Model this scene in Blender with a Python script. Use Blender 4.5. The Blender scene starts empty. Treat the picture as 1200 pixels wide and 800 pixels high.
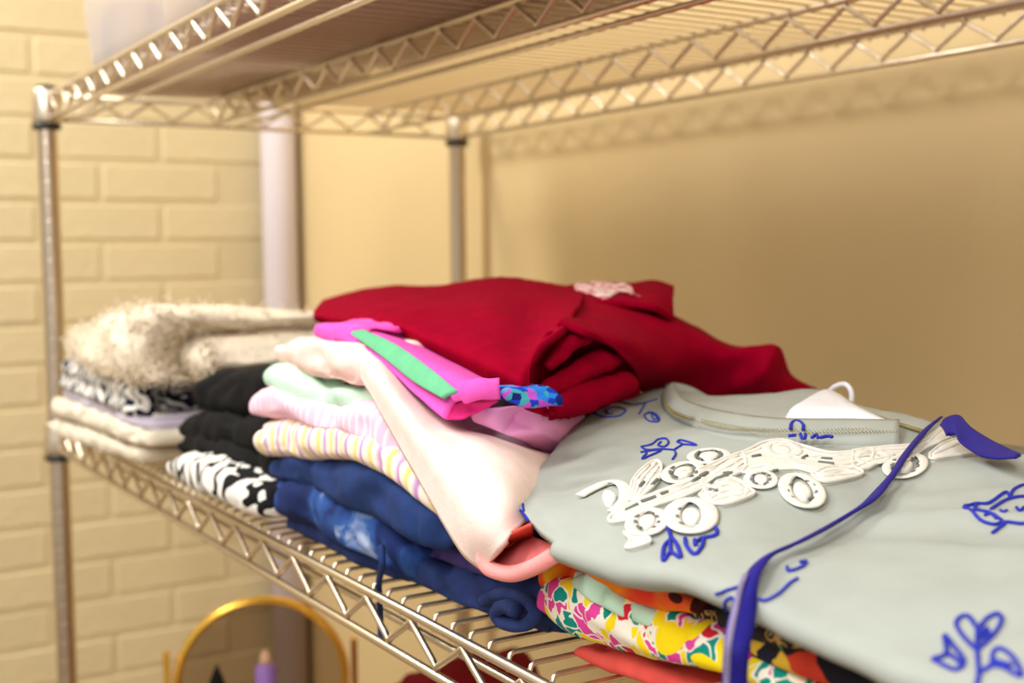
import bpy, bmesh, math, random
from mathutils import Vector, Matrix, noise
from mathutils.bvhtree import BVHTree
random.seed(7)
scene = bpy.context.scene
COL = scene.collection
PI = math.pi

# ---------------------------------------------------------------- camera
F, PITCH, YAW, ROLL = 1462.0, 0.0722, 0.5525, -0.0108
CAM = Vector((1.7106, -0.3477, 0.2227))
fwd = Vector((-math.cos(YAW)*math.cos(PITCH), math.sin(YAW)*math.cos(PITCH), -math.sin(PITCH)))
rgt = fwd.cross(Vector((0, 0, 1))).normalized(); upv = rgt.cross(fwd)
c_, s_ = math.cos(ROLL), math.sin(ROLL)
CR, CU = c_*rgt + s_*upv, -s_*rgt + c_*upv
camd = bpy.data.cameras.new('camera'); cam = bpy.data.objects.new('camera', camd); COL.objects.link(cam)
M = Matrix((CR, CU, -fwd)).transposed().to_4x4(); M.translation = CAM
cam.matrix_world = M
camd.sensor_width = 36; camd.lens = F/1200*36; camd.clip_start = 0.02
camd.dof.use_dof = True; camd.dof.focus_distance = 0.66; camd.dof.aperture_fstop = 7.0
scene.camera = cam

# ---------------------------------------------------------------- world, lights, exposure
w = bpy.data.worlds.new('world'); scene.world = w; w.use_nodes = True
w.node_tree.nodes['Background'].inputs[0].default_value = (1.0, 0.94, 0.86, 1)
w.node_tree.nodes['Background'].inputs[1].default_value = 0.44
def area(name, loc, target, size, power, col=(1, .965, .915)):
    l = bpy.data.lights.new(name, 'AREA'); l.shape = 'RECTANGLE'; l.size, l.size_y = size
    l.energy = power; l.color = col
    o = bpy.data.objects.new(name, l); COL.objects.link(o); o.location = loc
    o.rotation_euler = (Vector(target)-Vector(loc)).to_track_quat('-Z', 'Y').to_euler()
area('ceiling_lamp', (-0.35, -0.75, 1.45), (0.3, .3, 0), (.25, .5), 15)
area('ceiling_lamp', (1.1, -1.0, 1.45), (1.0, .2, 0), (.3, 1.2), 12)
area('ceiling_lamp', (2.9, -1.6, 1.45), (1.3, .2, 0), (.3, 1.2), 20)
vs = scene.view_settings
vs.view_transform = 'Standard'; vs.look = 'None'; vs.gamma = 1; vs.use_curve_mapping = False
vs.exposure = 0.76

# ---------------------------------------------------------------- helpers
def at(px, py, **k):
    """world point seen at photo pixel (px,py) on the plane x=, y= or z="""
    d = CR*((px-600)/F) + CU*(-(py-400)/F) + fwd
    a, v = list(k.items())[0]; i = 'xyz'.index(a)
    return CAM + d*((v-CAM[i])/d[i])
def sr(r, g, b):
    f = lambda c: c/12.92 if c <= .04045 else ((c+.055)/1.055)**2.4
    return (f(r/255), f(g/255), f(b/255), 1)
def cat(P, t):
    """Catmull-Rom through list of Vectors / tuples, t in 0..len-1"""
    n = len(P); i = min(int(t), n-2); u = t-i
    p1, p2 = P[i], P[i+1]
    p0 = P[i-1] if i > 0 else [2*a-b for a, b in zip(p1, p2)]
    p3 = P[i+2] if i+2 < n else [2*b-a for a, b in zip(p1, p2)]
    return [0.5*(2*b + (c-a)*u + (2*a-5*b+4*c-d)*u*u + (3*b-a-3*c+d)*u**3) for a, b, c, d in zip(p0, p1, p2, p3)]
def resample(P, n):
    return [Vector(cat(P, i*(len(P)-1)/(n-1))) for i in range(n)]
class MB:
    def __init__(s): s.v = []; s.f = []; s.mi = []
    def add(s, v, f, m=0):
        o = len(s.v); s.v += [Vector(q) for q in v]; s.f += [tuple(i+o for i in q) for q in f]; s.mi += [m]*len(f)
    def loft(s, secs, closed=True, cap=True, m=0):
        n = len(secs[0]); v = [p for q in secs for p in q]; f = []
        for i in range(len(secs)-1):
            for j in range(n if closed else n-1):
                k = (j+1) % n
                f.append((i*n+j, i*n+k, (i+1)*n+k, (i+1)*n+j))
        if cap and closed:
            f.append(tuple(range(n-1, -1, -1))); f.append(tuple((len(secs)-1)*n+j for j in range(n)))
        s.add(v, f, m)
    def tube(s, P, r, seg=6, closed=False, m=0, flat=None):
        P = [Vector(p) for p in P]; n = len(P); secs = []
        up = None
        for i, p in enumerate(P):
            a = P[i-1] if i > 0 or closed else p; b = P[(i+1) % n] if i < n-1 or closed else p
            t = (b-a).normalized()
            if up is None:
                up = Vector((0, 0, 1)) if abs(t.z) < .9 else Vector((0, 1, 0))
            x = t.cross(up)
            if x.length < 1e-6: x = t.cross(Vector((1, .3, .2)))
            x.normalize(); y = x.cross(t).normalized(); up = y if flat is None else Vector((0, 0, 1))
            rr = r[i] if isinstance(r, (list, tuple)) else r
            fl = flat or 1
            secs.append([p + x*rr*math.cos(2*PI*j/seg) + y*rr*fl*math.sin(2*PI*j/seg) for j in range(seg)])
        if closed: secs.append(secs[0]); s.loft(secs, True, False, m)
        else: s.loft(secs, True, True, m)
    def box(s, lo, hi, m=0):
        x0, y0, z0 = lo; x1, y1, z1 = hi
        s.add([(x0,y0,z0),(x1,y0,z0),(x1,y1,z0),(x0,y1,z0),(x0,y0,z1),(x1,y0,z1),(x1,y1,z1),(x0,y1,z1)],
              [(3,2,1,0),(4,5,6,7),(0,1,5,4),(1,2,6,5),(2,3,7,6),(3,0,4,7)], m)
    def lathe(s, prof, c=(0,0,0), seg=24, m=0, sx=1, sy=1):
        secs = [[Vector((c[0]+r*sx*math.cos(2*PI*j/seg), c[1]+r*sy*math.sin(2*PI*j/seg), c[2]+z)) for j in range(seg)] for r, z in prof]
        s.loft(secs, True, True, m)
    def noise(s, amp, scale, seed=0, stretch=(1, 1, 1), oct_=2, ridge=0):
        off = Vector((seed*7.3, seed*3.1, seed*1.7))
        for p in s.v:
            q = Vector((p.x*stretch[0], p.y*stretch[1], p.z*stretch[2]))*scale + off
            d = noise.noise_vector(q)
            if oct_ > 1: d = d + 0.5*noise.noise_vector(q*2.1+off)
            p += d*amp
            if ridge:
                k = noise.noise(Vector((p.x*26, p.y*34, p.z*16))+off)
                p += Vector((0, .75, -.45))*ridge*max(0, 1-abs(k)*5)**1.5
    def sheet(s, grid, th, m=0, mb=None):
        """closed thin sheet from a grid[row][col] of Vectors; th = thickness"""
        R, C = len(grid), len(grid[0])
        nor = []
        for i in range(R):
            for j in range(C):
                a = grid[min(i+1, R-1)][j]-grid[max(i-1, 0)][j]; b = grid[i][min(j+1, C-1)]-grid[i][max(j-1, 0)]
                n = a.cross(b); n = n.normalized() if n.length > 1e-9 else Vector((0, 0, 1)); nor.append(n)
        top = [p for r in grid for p in r]
        # orient to camera-ish up/front
        sgn = 1 if sum((n.dot(Vector((.4, -.6, .7))) for n in nor)) > 0 else -1
        bot = [p-n*sgn*th for p, n in zip(top, nor)]
        f = []; N = R*C
        for i in range(R-1):
            for j in range(C-1):
                q = (i*C+j, i*C+j+1, (i+1)*C+j+1, (i+1)*C+j)
                if sgn > 0: q = q[::-1]
                f.append(q[::-1] if False else q); f.append(tuple(k+N for k in q[::-1]))
        rim = [j for j in range(C)]+[i*C+C-1 for i in range(1, R)]+[(R-1)*C+j for j in range(C-2, -1, -1)]+[i*C for i in range(R-2, 0, -1)]
        for k in range(len(rim)):
            a, b = rim[k], rim[(k+1) % len(rim)]
            f.append((a, b, b+N, a+N))
        s.add(top+bot, f, m)
    def build(s, name, mats, parent=None, smooth=True, origin=None, sub=0):
        if not isinstance(mats, (list, tuple)): mats = [mats]
        if origin is None:
            xs = [p.x for p in s.v]; ys = [p.y for p in s.v]; zs = [p.z for p in s.v]
            origin = Vector(((min(xs)+max(xs))/2, (min(ys)+max(ys))/2, min(zs)))
        origin = Vector(origin)
        me = bpy.data.meshes.new(name)
        me.from_pydata([p-origin for p in s.v], [], s.f)
        for mm in mats: me.materials.append(mm)
        me.polygons.foreach_set('material_index', s.mi)
        bm = bmesh.new(); bm.from_mesh(me); bmesh.ops.recalc_face_normals(bm, faces=bm.faces); bm.to_mesh(me); bm.free()
        if smooth: me.polygons.foreach_set('use_smooth', [True]*len(me.polygons))
        o = bpy.data.objects.new(name, me); COL.objects.link(o)
        o.location = origin
        if parent:
            o.parent = parent; o.location = origin-WORLD[parent]
        WORLD[o] = origin
        if sub:
            md = o.modifiers.new('sub', 'SUBSURF'); md.levels = md.render_levels = sub
        return o
WORLD = {}
def empty(name, loc):
    o = bpy.data.objects.new(name, None); COL.objects.link(o); o.location = loc; WORLD[o] = Vector(loc); return o
def tag(o, label, cat_, group=None):
    o['label'] = label; o['category'] = cat_
    if group: o['group'] = group
    return o
def struct(o): o['kind'] = 'structure'; return o

# ---------------------------------------------------------------- materials
class NT:
    """tiny node helper"""
    def __init__(s, name):
        s.m = bpy.data.materials.new(name); s.m.use_nodes = True; s.t = s.m.node_tree
        s.b = s.t.nodes['Principled BSDF']
        s.tc = s.t.nodes.new('ShaderNodeTexCoord').outputs['Object']
    def n(s, typ, ins={}, **props):
        nd = s.t.nodes.new('ShaderNode'+typ)
        for k, v in props.items(): setattr(nd, k, v)
        for k, v in ins.items():
            sk = nd.inputs[k]
            if hasattr(v, 'is_linked'): s.t.links.new(v, sk)
            else: sk.default_value = v
        return nd
    def link(s, a, b): s.t.links.new(a, b)
    def map(s, scale=(1, 1, 1), rot=(0, 0, 0), src=None):
        return s.n('Mapping', {0: src or s.tc, 'Scale': scale, 'Rotation': rot}).outputs[0]
    def noise(s, vec, scale, detail=3, out='Fac', dist=0):
        return s.n('TexNoise', {'Vector': vec, 'Scale': scale, 'Detail': detail, 'Distortion': dist}).outputs[out]
    def ramp(s, fac, stops, interp='LINEAR'):
        nd = s.n('ValToRGB', {0: fac}); cr = nd.color_ramp; cr.interpolation = interp
        while len(cr.elements) < len(stops): cr.elements.new(.5)
        for e, (p, c) in zip(cr.elements, stops): e.position = p; e.color = c
        return nd.outputs[0]
    def mix(s, fac, a, b):
        nd = s.n('Mix', data_type='RGBA')
        for k, v in ((0, fac), (6, a), (7, b)):
            if hasattr(v, 'is_linked'): s.link(v, nd.inputs[k])
            else: nd.inputs[k].default_value = v
        return nd.outputs[2]
    def math(s, op, a, b=0):
        return s.n('Math', {0: a, 1: b}, operation=op).outputs[0]
    def bump(s, h, strength=.3, dist=.002):
        nd = s.n('Bump', {'Height': h, 'Strength': strength, 'Distance': dist})
        s.link(nd.outputs[0], s.b.inputs['Normal'])
    def base(s, c):
        if hasattr(c, 'is_linked'): s.link(c, s.b.inputs['Base Color'])
        else: s.b.inputs['Base Color'].default_value = c
    def set(s, **k):
        for a, v in k.items(): s.b.inputs[a.replace('_', ' ')].default_value = v
        return s
def cloth(name, col, vary=.12, fuzz=0.0, weave=900, wr=.35, sheen=.0):
    t = NT(name); t.set(Roughness=.9, Sheen_Weight=sheen)
    t.b.inputs['Specular IOR Level'].default_value = .2
    lo = tuple(c*(1-vary) for c in col[:3])+(1,); hi = tuple(min(1, c*(1+vary)) for c in col[:3])+(1,)
    t.base(t.ramp(t.noise(t.tc, 60, 4), [(.3, lo), (.7, hi)]))
    h = t.math('ADD', t.math('MULTIPLY', t.noise(t.tc, 38, 3), .8), t.math('MULTIPLY', t.noise(t.tc, weave, 1), .12+fuzz))
    t.bump(h, wr, .004)
    return t
def metal(name, col, rough=.22, bump=0):
    t = NT(name); t.set(Metallic=1, Roughness=rough); t.base(col); return t.m
chrome = metal('chrome_wire', sr(222, 208, 188), .33)
post_m = metal('post_chrome', sr(200, 185, 165), .3)
dark_plastic = NT('black_plastic').set(Roughness=.4); dark_plastic.base(sr(25, 22, 20)); dark_plastic = dark_plastic.m
gold = metal('gold', sr(248, 200, 84), .25)

def paint(name, col, bumps=.15, scale=35):
    t = NT(name); t.set(Roughness=.75)
    t.base(t.ramp(t.noise(t.tc, 3, 4), [(.3, tuple(c*.94 for c in col[:3])+(1,)), (.7, col)]))
    t.bump(t.noise(t.tc, scale, 5), bumps, .004); return t.m
brick_m = paint('cream_painted_brick', sr(214, 198, 158), .5, 60)
mortar_m = paint('cream_painted_mortar', sr(210, 194, 154), .3)
wall_m = paint('yellow_cream_wall_paint', sr(222, 198, 148), .12)
grey_m = paint('lavender_grey_paint', sr(214, 204, 208), .05)
floor_m = paint('floor_tile', sr(150, 128, 100), .05)

# ---------------------------------------------------------------- the room
Y_WALL, X_BRICK, Z_FLOOR = 0.655, -0.80, -1.05
m = MB(); m.box((-1.6, -3.2, Z_FLOOR-.05), (4.2, 1.2, Z_FLOOR)); struct(m.build('floor', floor_m, smooth=False))
m = MB(); m.box((X_BRICK-.1, Y_WALL, Z_FLOOR), (4.2, Y_WALL+.1, 1.6)); struct(m.build('wall_right', wall_m, smooth=False))
m = MB(); m.box((X_BRICK-.1, -3.2, Z_FLOOR), (X_BRICK, Y_WALL, 1.6)); wl = struct(m.build('wall_left', mortar_m, smooth=False))
def brick_mesh(L, H, D=.010, b=.003):
    bm = bmesh.new(); bmesh.ops.create_cube(bm, size=1, matrix=Matrix.Diagonal((D, L, H, 1)))
    bmesh.ops.bevel(bm, geom=[e for e in bm.edges], offset=b, segments=1, affect='EDGES')
    me = bpy.data.meshes.new('brick'); bm.to_mesh(me); bm.free(); me.materials.append(brick_m); return me
BL, BH = .238, .0785
bfull = [brick_mesh(BL-.011, BH-.010) for _ in range(3)]
row = 0; z = Z_FLOOR+.2
while z < 1.25:
    y = Y_WALL-.06-BL/2-(BL/2 if row % 2 else 0)+.02
    k = 0
    while y > -.95:
        o = bpy.data.objects.new('brick', random.choice(bfull)); COL.objects.link(o); o.parent = wl
        o.location = Vector((X_BRICK-.002+random.uniform(-.0006, .0006), y, z+BH/2))-WORLD[wl]
        o.rotation_euler = (random.uniform(-.004, .004), random.uniform(-.003, .003), random.uniform(-.003, .003))
        y -= BL
    z += BH; row += 1
m = MB(); px0, py0 = X_BRICK+.045, Y_WALL-.045
m.lathe([(.036, 0), (.036, 2.6)], (px0, py0, Z_FLOOR), 24)
pipe = m.build('trim_1', grey_m); struct(pipe)

# ---------------------------------------------------------------- wire shelving unit
DY, LX, T, H1, H2 = .61, 1.83, .0337, .4337, -.46
unit = empty('wire_shelving_unit', (LX/2, DY/2, Z_FLOOR))
tag(unit, 'chrome wire shelving unit with zigzag truss edges holding the folded clothes', 'shelf')
def post(x, y):
    prof = [(.0125, 0)]; z = Z_FLOOR
    L = H1+.006-Z_FLOOR; n = int(L/.0254)
    for i in range(n):
        z0 = (i+1)*.0254
        prof += [(.0127, z0-.0035), (.0127, z0-.0012), (.01255, z0-.0005), (.01255, z0+.0005), (.0127, z0+.0012), (.0127, z0+.0035)]
    prof += [(.0127, L)]
    m = MB(); m.lathe(prof, (x, y, Z_FLOOR), 20); p = m.build('post', post_m, unit)
    m = MB(); m.lathe([(.010, 0), (.0125, .003), (.010, .005)], (x, y, Z_FLOOR+L-.001), 20); m.build('post_cap', dark_plastic, p)
    for h in (H1, 0, H2):
        m = MB(); m.lathe([(.0165, -.040), (.0185, -.034), (.0172, .002), (.016, .004)], (x, y, h), 20); m.build('corner_collar', chrome, p)
        m = MB(); m.lathe([(.0135, -.048), (.0182, -.046), (.0182, -.040), (.0135, -.039)], (x, y, h), 20); m.build('split_sleeve', dark_plastic, p)
for x, y in ((0, 0), (0, DY), (LX, 0), (LX, DY)): post(x, y)
PIT = .0655
def zig(a, b, z0, z1, ph=0):
    a, b = Vector(a), Vector(b); L = (b-a).length; d = (b-a)/L; P = []; s = ph
    k = 0; hw = PIT/2
    while s < L:
        p = a+d*s; z = z1 if k % 2 else z0; q = (z0+z1)/2
        sg = 1 if z < q else -1
        for ds, dz in ((-.005, .0045), (0, 0.0005), (.005, .0045)):
            P.append(Vector((p.x+d.x*ds, p.y+d.y*ds, z+sg*dz)))
        s += hw; k += 1
    return P
R1, R2, R3 = .0031, .0023, .0015
for h, phase in ((H1, .012), (0, .020), (H2, 0)):
    for y, third in ((0, 1), (.21, 1), (.455, 0), (DY, 0)):
        m = MB(); m.tube([(.012, y, h-.0035), (LX-.012, y, h-.0035)], R1, 8); m.tube([(.012, y, h-T), (LX-.012, y, h-T)], R1, 8)
        nm = 'edge_rail' if y in (0, DY) else 'inner_rail'
        r = m.build(nm, chrome, unit)
        m = MB(); m.tube(zig((.02, y, 0), (LX-.02, y, 0), h-.007, h-T+.004, phase), R2, 8); m.build('zigzag_wire', chrome, r)
        if third:
            m = MB(); m.tube([(.012, y+.034, h-T-.001), (LX-.012, y+.034, h-T-.001)], R1*.85, 8); m.build('brace_wire', chrome, r)
    for x in (0, LX):
        m = MB(); m.tube([(x, .014, h-.0035), (x, DY-.014, h-.0035)], R1, 8); m.tube([(x, .014, h-T), (x, DY-.014, h-T)], R1, 8)
        r = m.build('end_rail', chrome, unit)
        m = MB(); m.tube(zig((x, .035, 0), (x, DY-.03, 0), h-T+.004, h-.007, 0), R2, 8); m.build('zigzag_wire', chrome, r)
m = MB(); x = 0
m.tube([(0, .0046, -.0100), (0, .0046, -.0040), (0, .0058, -.0006), (0, .0085, .0006), (0, DY-.0085, .0006), (0, DY-.0058, -.0006), (0, DY-.0046, -.0040), (0, DY-.0046, -.0100)], R3, 6)
cw = m.build('cross_wire', chrome, unit, origin=(0, 0, 0))
n = int((LX-.05)/(PIT/3))
for h, phase in ((H1, .012), (0, .020), (H2, 0)):
    for i in range(n):
        o = cw if (h == H1 and i == 0) else cw.copy()
        if o is not cw: COL.objects.link(o)
        o.location = Vector((.02+phase+i*PIT/3, 0, h))-WORLD[unit]

# ---------------------------------------------------------------- fabric materials
def stripes(t, axis, freq, stops, interp='CONSTANT', dist=0.0):
    v = t.n('SeparateXYZ', {0: t.tc}).outputs[axis]
    if dist: v = t.math('ADD', v, t.math('MULTIPLY', t.math('SUBTRACT', t.noise(t.tc, 12, 2), .5), dist))
    return t.ramp(t.math('FRACT', t.math('MULTIPLY', v, freq)), stops, interp)
def speckle(t, scale, palette, dist=.01, rnd=1.0):
    """voronoi cells coloured at random from a palette, wobbly edges"""
    nv = t.n('TexNoise', {'Vector': t.tc, 'Scale': 45, 'Detail': 2}).outputs['Color']
    vec = t.n('VectorMath', {0: t.tc, 1: t.n('VectorMath', {0: nv, 'Scale': dist}, operation='SCALE').outputs[0]}, operation='ADD').outputs[0]
    vo = t.n('TexVoronoi', {'Vector': vec, 'Scale': scale, 'Randomness': rnd})
    rv = t.n('SeparateColor', {0: vo.outputs['Color']}).outputs[0]
    N = len(palette)
    return t.ramp(rv, [(i/N, c) for i, c in enumerate(palette)], 'CONSTANT'), vo.outputs['Distance'], vec
WHT = sr(240, 236, 228)
M_ = {}
M_['cream'] = cloth('cream_knit', sr(222, 211, 190), fuzz=.3).m
M_['fluffy'] = cloth('fluffy_cream_knit', sr(246, 230, 206), .12, fuzz=.5, weave=420, wr=.8).m
M_['black'] = cloth('black_jersey', sr(13, 12, 12), .3).m
M_['navy'] = cloth('navy_fleece', sr(32, 54, 104), .2).m
M_['denim'] = cloth('dark_denim', sr(36, 50, 98), .35, weave=1500).m
M_['purple'] = cloth('dusty_purple_cotton', sr(72, 58, 116)).m
M_['mint'] = cloth('mint_cotton', sr(192, 228, 204), .05).m
M_['blush'] = cloth('blush_cotton', sr(252, 228, 221), .05).m
M_['salmon'] = cloth('salmon_lining', sr(236, 128, 128), .05).m
M_['rose'] = cloth('rose_cream', sr(246, 210, 200), .06).m
M_['magenta'] = cloth('magenta_jersey', sr(238, 92, 190), .06).m
M_['hotpink'] = cloth('hot_pink_lining', sr(214, 44, 124), .08).m
M_['pink'] = cloth('bright_pink_jersey', sr(255, 170, 226), .04).m
M_['green'] = cloth('jade_band', sr(104, 184, 138), .08).m
M_['red'] = cloth('crimson_jersey', sr(142, 0, 34), .10).set(Specular_IOR_Level=.03).m
M_['coral'] = cloth('coral_ribbed', sr(238, 92, 84), .1).m
M_['grey'] = cloth('grey_sage_cotton', sr(166, 172, 166), .03, weave=1800, wr=.22).m
M_['beige'] = cloth('beige_cotton', sr(214, 190, 158), .05).m
M_['lav'] = None
t = cloth('lavender_stripe', WHT); t.base(stripes(t, 2, 160, [(0, sr(214, 204, 210)), (.5, sr(176, 168, 186))], 'LINEAR')); M_['lav'] = t.m
t = cloth('navy_white_print', WHT)
wv = t.n('TexWave', {'Vector': t.tc, 'Scale': 26, 'Distortion': 14, 'Detail': 1, 'Detail Scale': 1.2}).outputs[1]
t.base(t.ramp(wv, [(0, sr(24, 28, 48)), (.47, WHT)], 'CONSTANT')); M_['navyprint'] = t.m
t = cloth('black_white_print', WHT)
wv = t.n('TexWave', {'Vector': t.tc, 'Scale': 13, 'Distortion': 22, 'Detail': 2, 'Detail Scale': 1.4}).outputs[1]
t.base(t.ramp(wv, [(0, sr(22, 22, 24)), (.3, WHT)], 'CONSTANT')); M_['bwprint'] = t.m
t = cloth('yellow_purple_stripe', WHT)
t.base(stripes(t, 0, 44, [(0, sr(252, 232, 214)), (.25, sr(236, 212, 120)), (.42, sr(252, 234, 222)), (.68, sr(186, 140, 196)), (.8, sr(252, 232, 218))], 'EASE', .02)); M_['ystripe'] = t.m
t = cloth('pink_pinstripe', WHT)
t.base(stripes(t, 0, 110, [(0, sr(250, 226, 232)), (.5, sr(240, 190, 214))], 'EASE', .01)); M_['pstripe'] = t.m
t = cloth('tie_dye_blue', WHT)
t.base(t.ramp(t.noise(t.map((1, .6, 1)), 16, 4, dist=.6), [(.34, sr(14, 22, 58)), (.54, sr(24, 42, 96)), (.64, sr(46, 84, 150)), (.74, sr(190, 205, 226))])); M_['tiedye'] = t.m
t = cloth('blue_print', WHT)
c, d, v = speckle(t, 230, [sr(24, 60, 190), sr(40, 120, 220), sr(180, 80, 200), sr(20, 30, 110), sr(60, 160, 170)]); t.base(c); M_['blueprint'] = t.m
TEAL, YEL, MAG, RED, WH = sr(10, 142, 130), sr(250, 222, 20), sr(226, 70, 160), sr(214, 34, 56), sr(246, 240, 226)
t = cloth('floral_print', WHT)
c, d, v = speckle(t, 95, [TEAL, YEL, TEAL, MAG, TEAL, WH, YEL, TEAL, RED, MAG], .03)
d2 = t.n('TexVoronoi', {'Vector': v, 'Scale': 95, 'Randomness': 1.0}, feature='DISTANCE_TO_EDGE').outputs[0]
big = t.noise(t.map((1, 1, 1)), 19, 1)
c = t.mix(t.math('LESS_THAN', d2, .055), c, WH)
c = t.mix(t.math('GREATER_THAN', big, .645), c, YEL)
t.base(c); M_['floral'] = t.m
t = cloth('orange_leopard', WHT)
vo = t.n('TexVoronoi', {'Vector': t.tc, 'Scale': 48, 'Randomness': 1.0}).outputs['Distance']
c = t.ramp(t.noise(t.tc, 26, 2), [(.42, sr(236, 66, 44)), (.58, sr(244, 140, 30))])
c = t.mix(t.math('LESS_THAN', vo, .3), c, sr(70, 26, 20)); t.base(c); M_['leopard'] = t.m
t = cloth('orange_yellow_print', WHT)
t.base(t.ramp(t.noise(t.tc, 40, 2), [(.35, sr(226, 50, 30)), (.5, sr(246, 120, 40)), (.65, sr(250, 190, 40))])); M_['orange'] = t.m
t = cloth('dark_paisley', WHT)
vo = t.n('TexVoronoi', {'Vector': t.tc, 'Scale': 150, 'Randomness': 1.0})
c = t.ramp(vo.outputs['Distance'], [(0, sr(150, 140, 120)), (.16, sr(46, 36, 32)), (.36, sr(190, 150, 84)), (.5, sr(40, 34, 34))], 'CONSTANT')
c = t.mix(t.math('GREATER_THAN', t.noise(t.tc, 40, 2), .56), c, sr(44, 40, 44)); t.base(c); M_['paisley'] = t.m
t = cloth('dark_multicolour_print', WHT)
c, d, v = speckle(t, 60, [sr(24, 26, 50), sr(30, 26, 26), sr(40, 60, 120), sr(70, 130, 90), sr(24, 22, 30), sr(200, 60, 40), sr(220, 180, 60)], .02); t.base(c); M_['darkprint'] = t.m
lace_m = cloth('white_lace_cotton', sr(224, 222, 214), .05, weave=1500, wr=.5).m
blue_thread = cloth('blue_thread', sr(44, 54, 172), .1).m
blue_sat = NT('blue_satin_ribbon').set(Roughness=.6, Specular_IOR_Level=.25); blue_sat.base(sr(28, 22, 128)); blue_sat = blue_sat.m
gold_thread = cloth('gold_thread', sr(150, 138, 96), .2).m
white_lin = cloth('white_lining', sr(238, 240, 250), .03).m

# ---------------------------------------------------------------- folded layers
def layer(name, st, depth, mat, label=None, cat_='clothing', group=None, lobes=1, wr=.002, seed=0, parent=None, endr=.35, nr=None, sag=0.0, sub=0, groove=.25, wscale=28, ridge=.0075):
    """a folded garment: st = [(px, py_top, py_bottom, y_front)...] along the shelf, far to near"""
    W = []
    for px, pt, pb, y in st:
        a = at(px, (pt+pb)/2, y=y); zt = at(px, pt, y=y).z; zb = at(px, pb, y=y).z
        W.append((a.x, y, zt, zb))
    ns = max(24, int((W[-1][0]-W[0][0])/.007)); S = [cat(W, i*(len(W)-1)/(ns-1)) for i in range(ns)]
    t0 = S[0][2]-S[0][3]; t1 = S[-1][2]-S[-1][3]
    # rounded ends
    pre, post_ = [], []
    for k in range(1, 6):
        a = k/5*PI/2
        pre.insert(0, (S[0][0]-t0*endr*math.sin(a), S[0], math.cos(a)))
        post_.append((S[-1][0]+t1*endr*math.sin(a), S[-1], math.cos(a)))
    allS = [(x, s, max(c, .02)) for x, s, c in pre]+[(s[0], s, 1) for s in S]+[(x, s, max(c, .02)) for x, s, c in post_]
    NN = 22; secs = []
    for x, s, c in allS:
        _, y, zt, zb = s; mid = (zt+zb)/2; hh = (zt-zb)/2*c; sec = []
        r = nr or min(.03, hh*1.1+.002); inset = (1-c)*hh*0+(1-c)*.012
        yb = y+depth*(1-.04*(1-c))
        for j in range(NN+1):
            a = -PI/2+PI*j/NN      # nose, bottom to top
            sx = math.cos(a); sz = math.sin(a)
            g = 1.0
            if lobes > 1:
                g = 1-groove*(1-abs(math.sin(lobes*(a+PI/2)/1.0*1.0/1.0*.5*1.0 if False else lobes*(a+PI/2)/2*1.0)))**2 if False else 1-groove*abs(math.cos(lobes*(a+PI/2)))**6*(0 < j < NN)
            sec.append(Vector((x, y+inset+r-r*abs(sx)**.8*g*(1 if True else 0), mid+hh*(abs(sz)**.85)*(1 if sz > 0 else -1))))
        nb = 10
        for j in range(1, nb+1): u = j/nb; sec.append(Vector((x, y+r+inset+(yb-y-r-inset)*u, mid+hh-sag*u*u)))
        for j in range(nb, 0, -1): u = j/nb; sec.append(Vector((x, y+r+inset+(yb-y-r-inset)*u, mid-hh-sag*u*u*.6)))
        secs.append(sec)
    m = MB(); m.loft(secs); m.noise(wr, wscale, seed, (.55, 1, 1.3), 2, ridge)
    o = m.build(name, mat, parent, sub=sub)
    if label: tag(o, label, cat_, group)
    return o
def grid_px(rows, nr, nc):
    """rows of (px,py,y) or (px,py,'x',v)"""
    G = []
    for r in rows:
        q = []
        for e in r:
            if isinstance(e, Vector): q.append(e)
            elif len(e) == 4: q.append(at(e[0], e[1], **{e[2]: e[3]}))
            else: q.append(at(e[0], e[1], y=e[2]))
        q = resample(q, nc); G.append(q)
    cols = [resample([G[i][j] for i in range(len(G))], nr) for j in range(nc)]
    return [[cols[j][i] for j in range(nc)] for i in range(nr)]
def wrinkle(G, amp, scale, seed, stretch=(1, 1, 1), keep=0):
    off = Vector((seed*5.1, seed*2.3, seed))
    for i, r in enumerate(G):
        for j, p in enumerate(r):
            q = Vector((p.x*stretch[0], p.y*stretch[1], p.z*stretch[2]))*scale+off
            d = noise.noise(q)+.5*noise.noise(q*2.2)
            p += Vector((.25, -.45, .85))*d*amp
    return G

# ---- stack by the far post
layer('folded_cream_knit', [(60,491,514,-.035),(90,499,523,-.035),(124,513,535,-.035),(158,526,543,-.03)], .33, M_['cream'],
      'cream folded knit lying at the bottom of the stack by the far post', lobes=1, seed=1, group='cream knits')
layer('folded_cream_knit', [(58,466,489,-.036),(100,479,501,-.036),(140,496,518,-.036),(168,507,524,-.03)], .33, M_['cream'],
      'cream folded knit second from the bottom, under the lavender striped top', seed=2, group='cream knits')
layer('folded_striped_top', [(74,455,468,-.03),(110,470,483,-.03),(150,487,500,-.03),(176,488,508,-.02)], .32, M_['lav'],
      'thin pale lavender striped top peeking out under the navy and white print', seed=3)
layer('folded_printed_top', [(67,420,459,-.036),(100,430,474,-.036),(140,446,489,-.036),(168,452,488,-.02),(182,456,482,.0)], .33, M_['navyprint'],
      'navy and white wavy print top beneath the fluffy cream sweater', seed=4, lobes=2)
fl = layer('fluffy_sweater', [(84,390,418,-.035),(97,372,440,-.044),(125,361,449,-.05),(160,370,453,-.035),(190,384,452,-.01),(212,392,448,.015)], .42, M_['fluffy'],
      'fluffy cream sweater heaped on top of the stack by the far post', seed=5, wr=.010, wscale=17, endr=1.0, sag=.03, ridge=.002)
m = MB(); rnd = random.Random(3)
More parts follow.
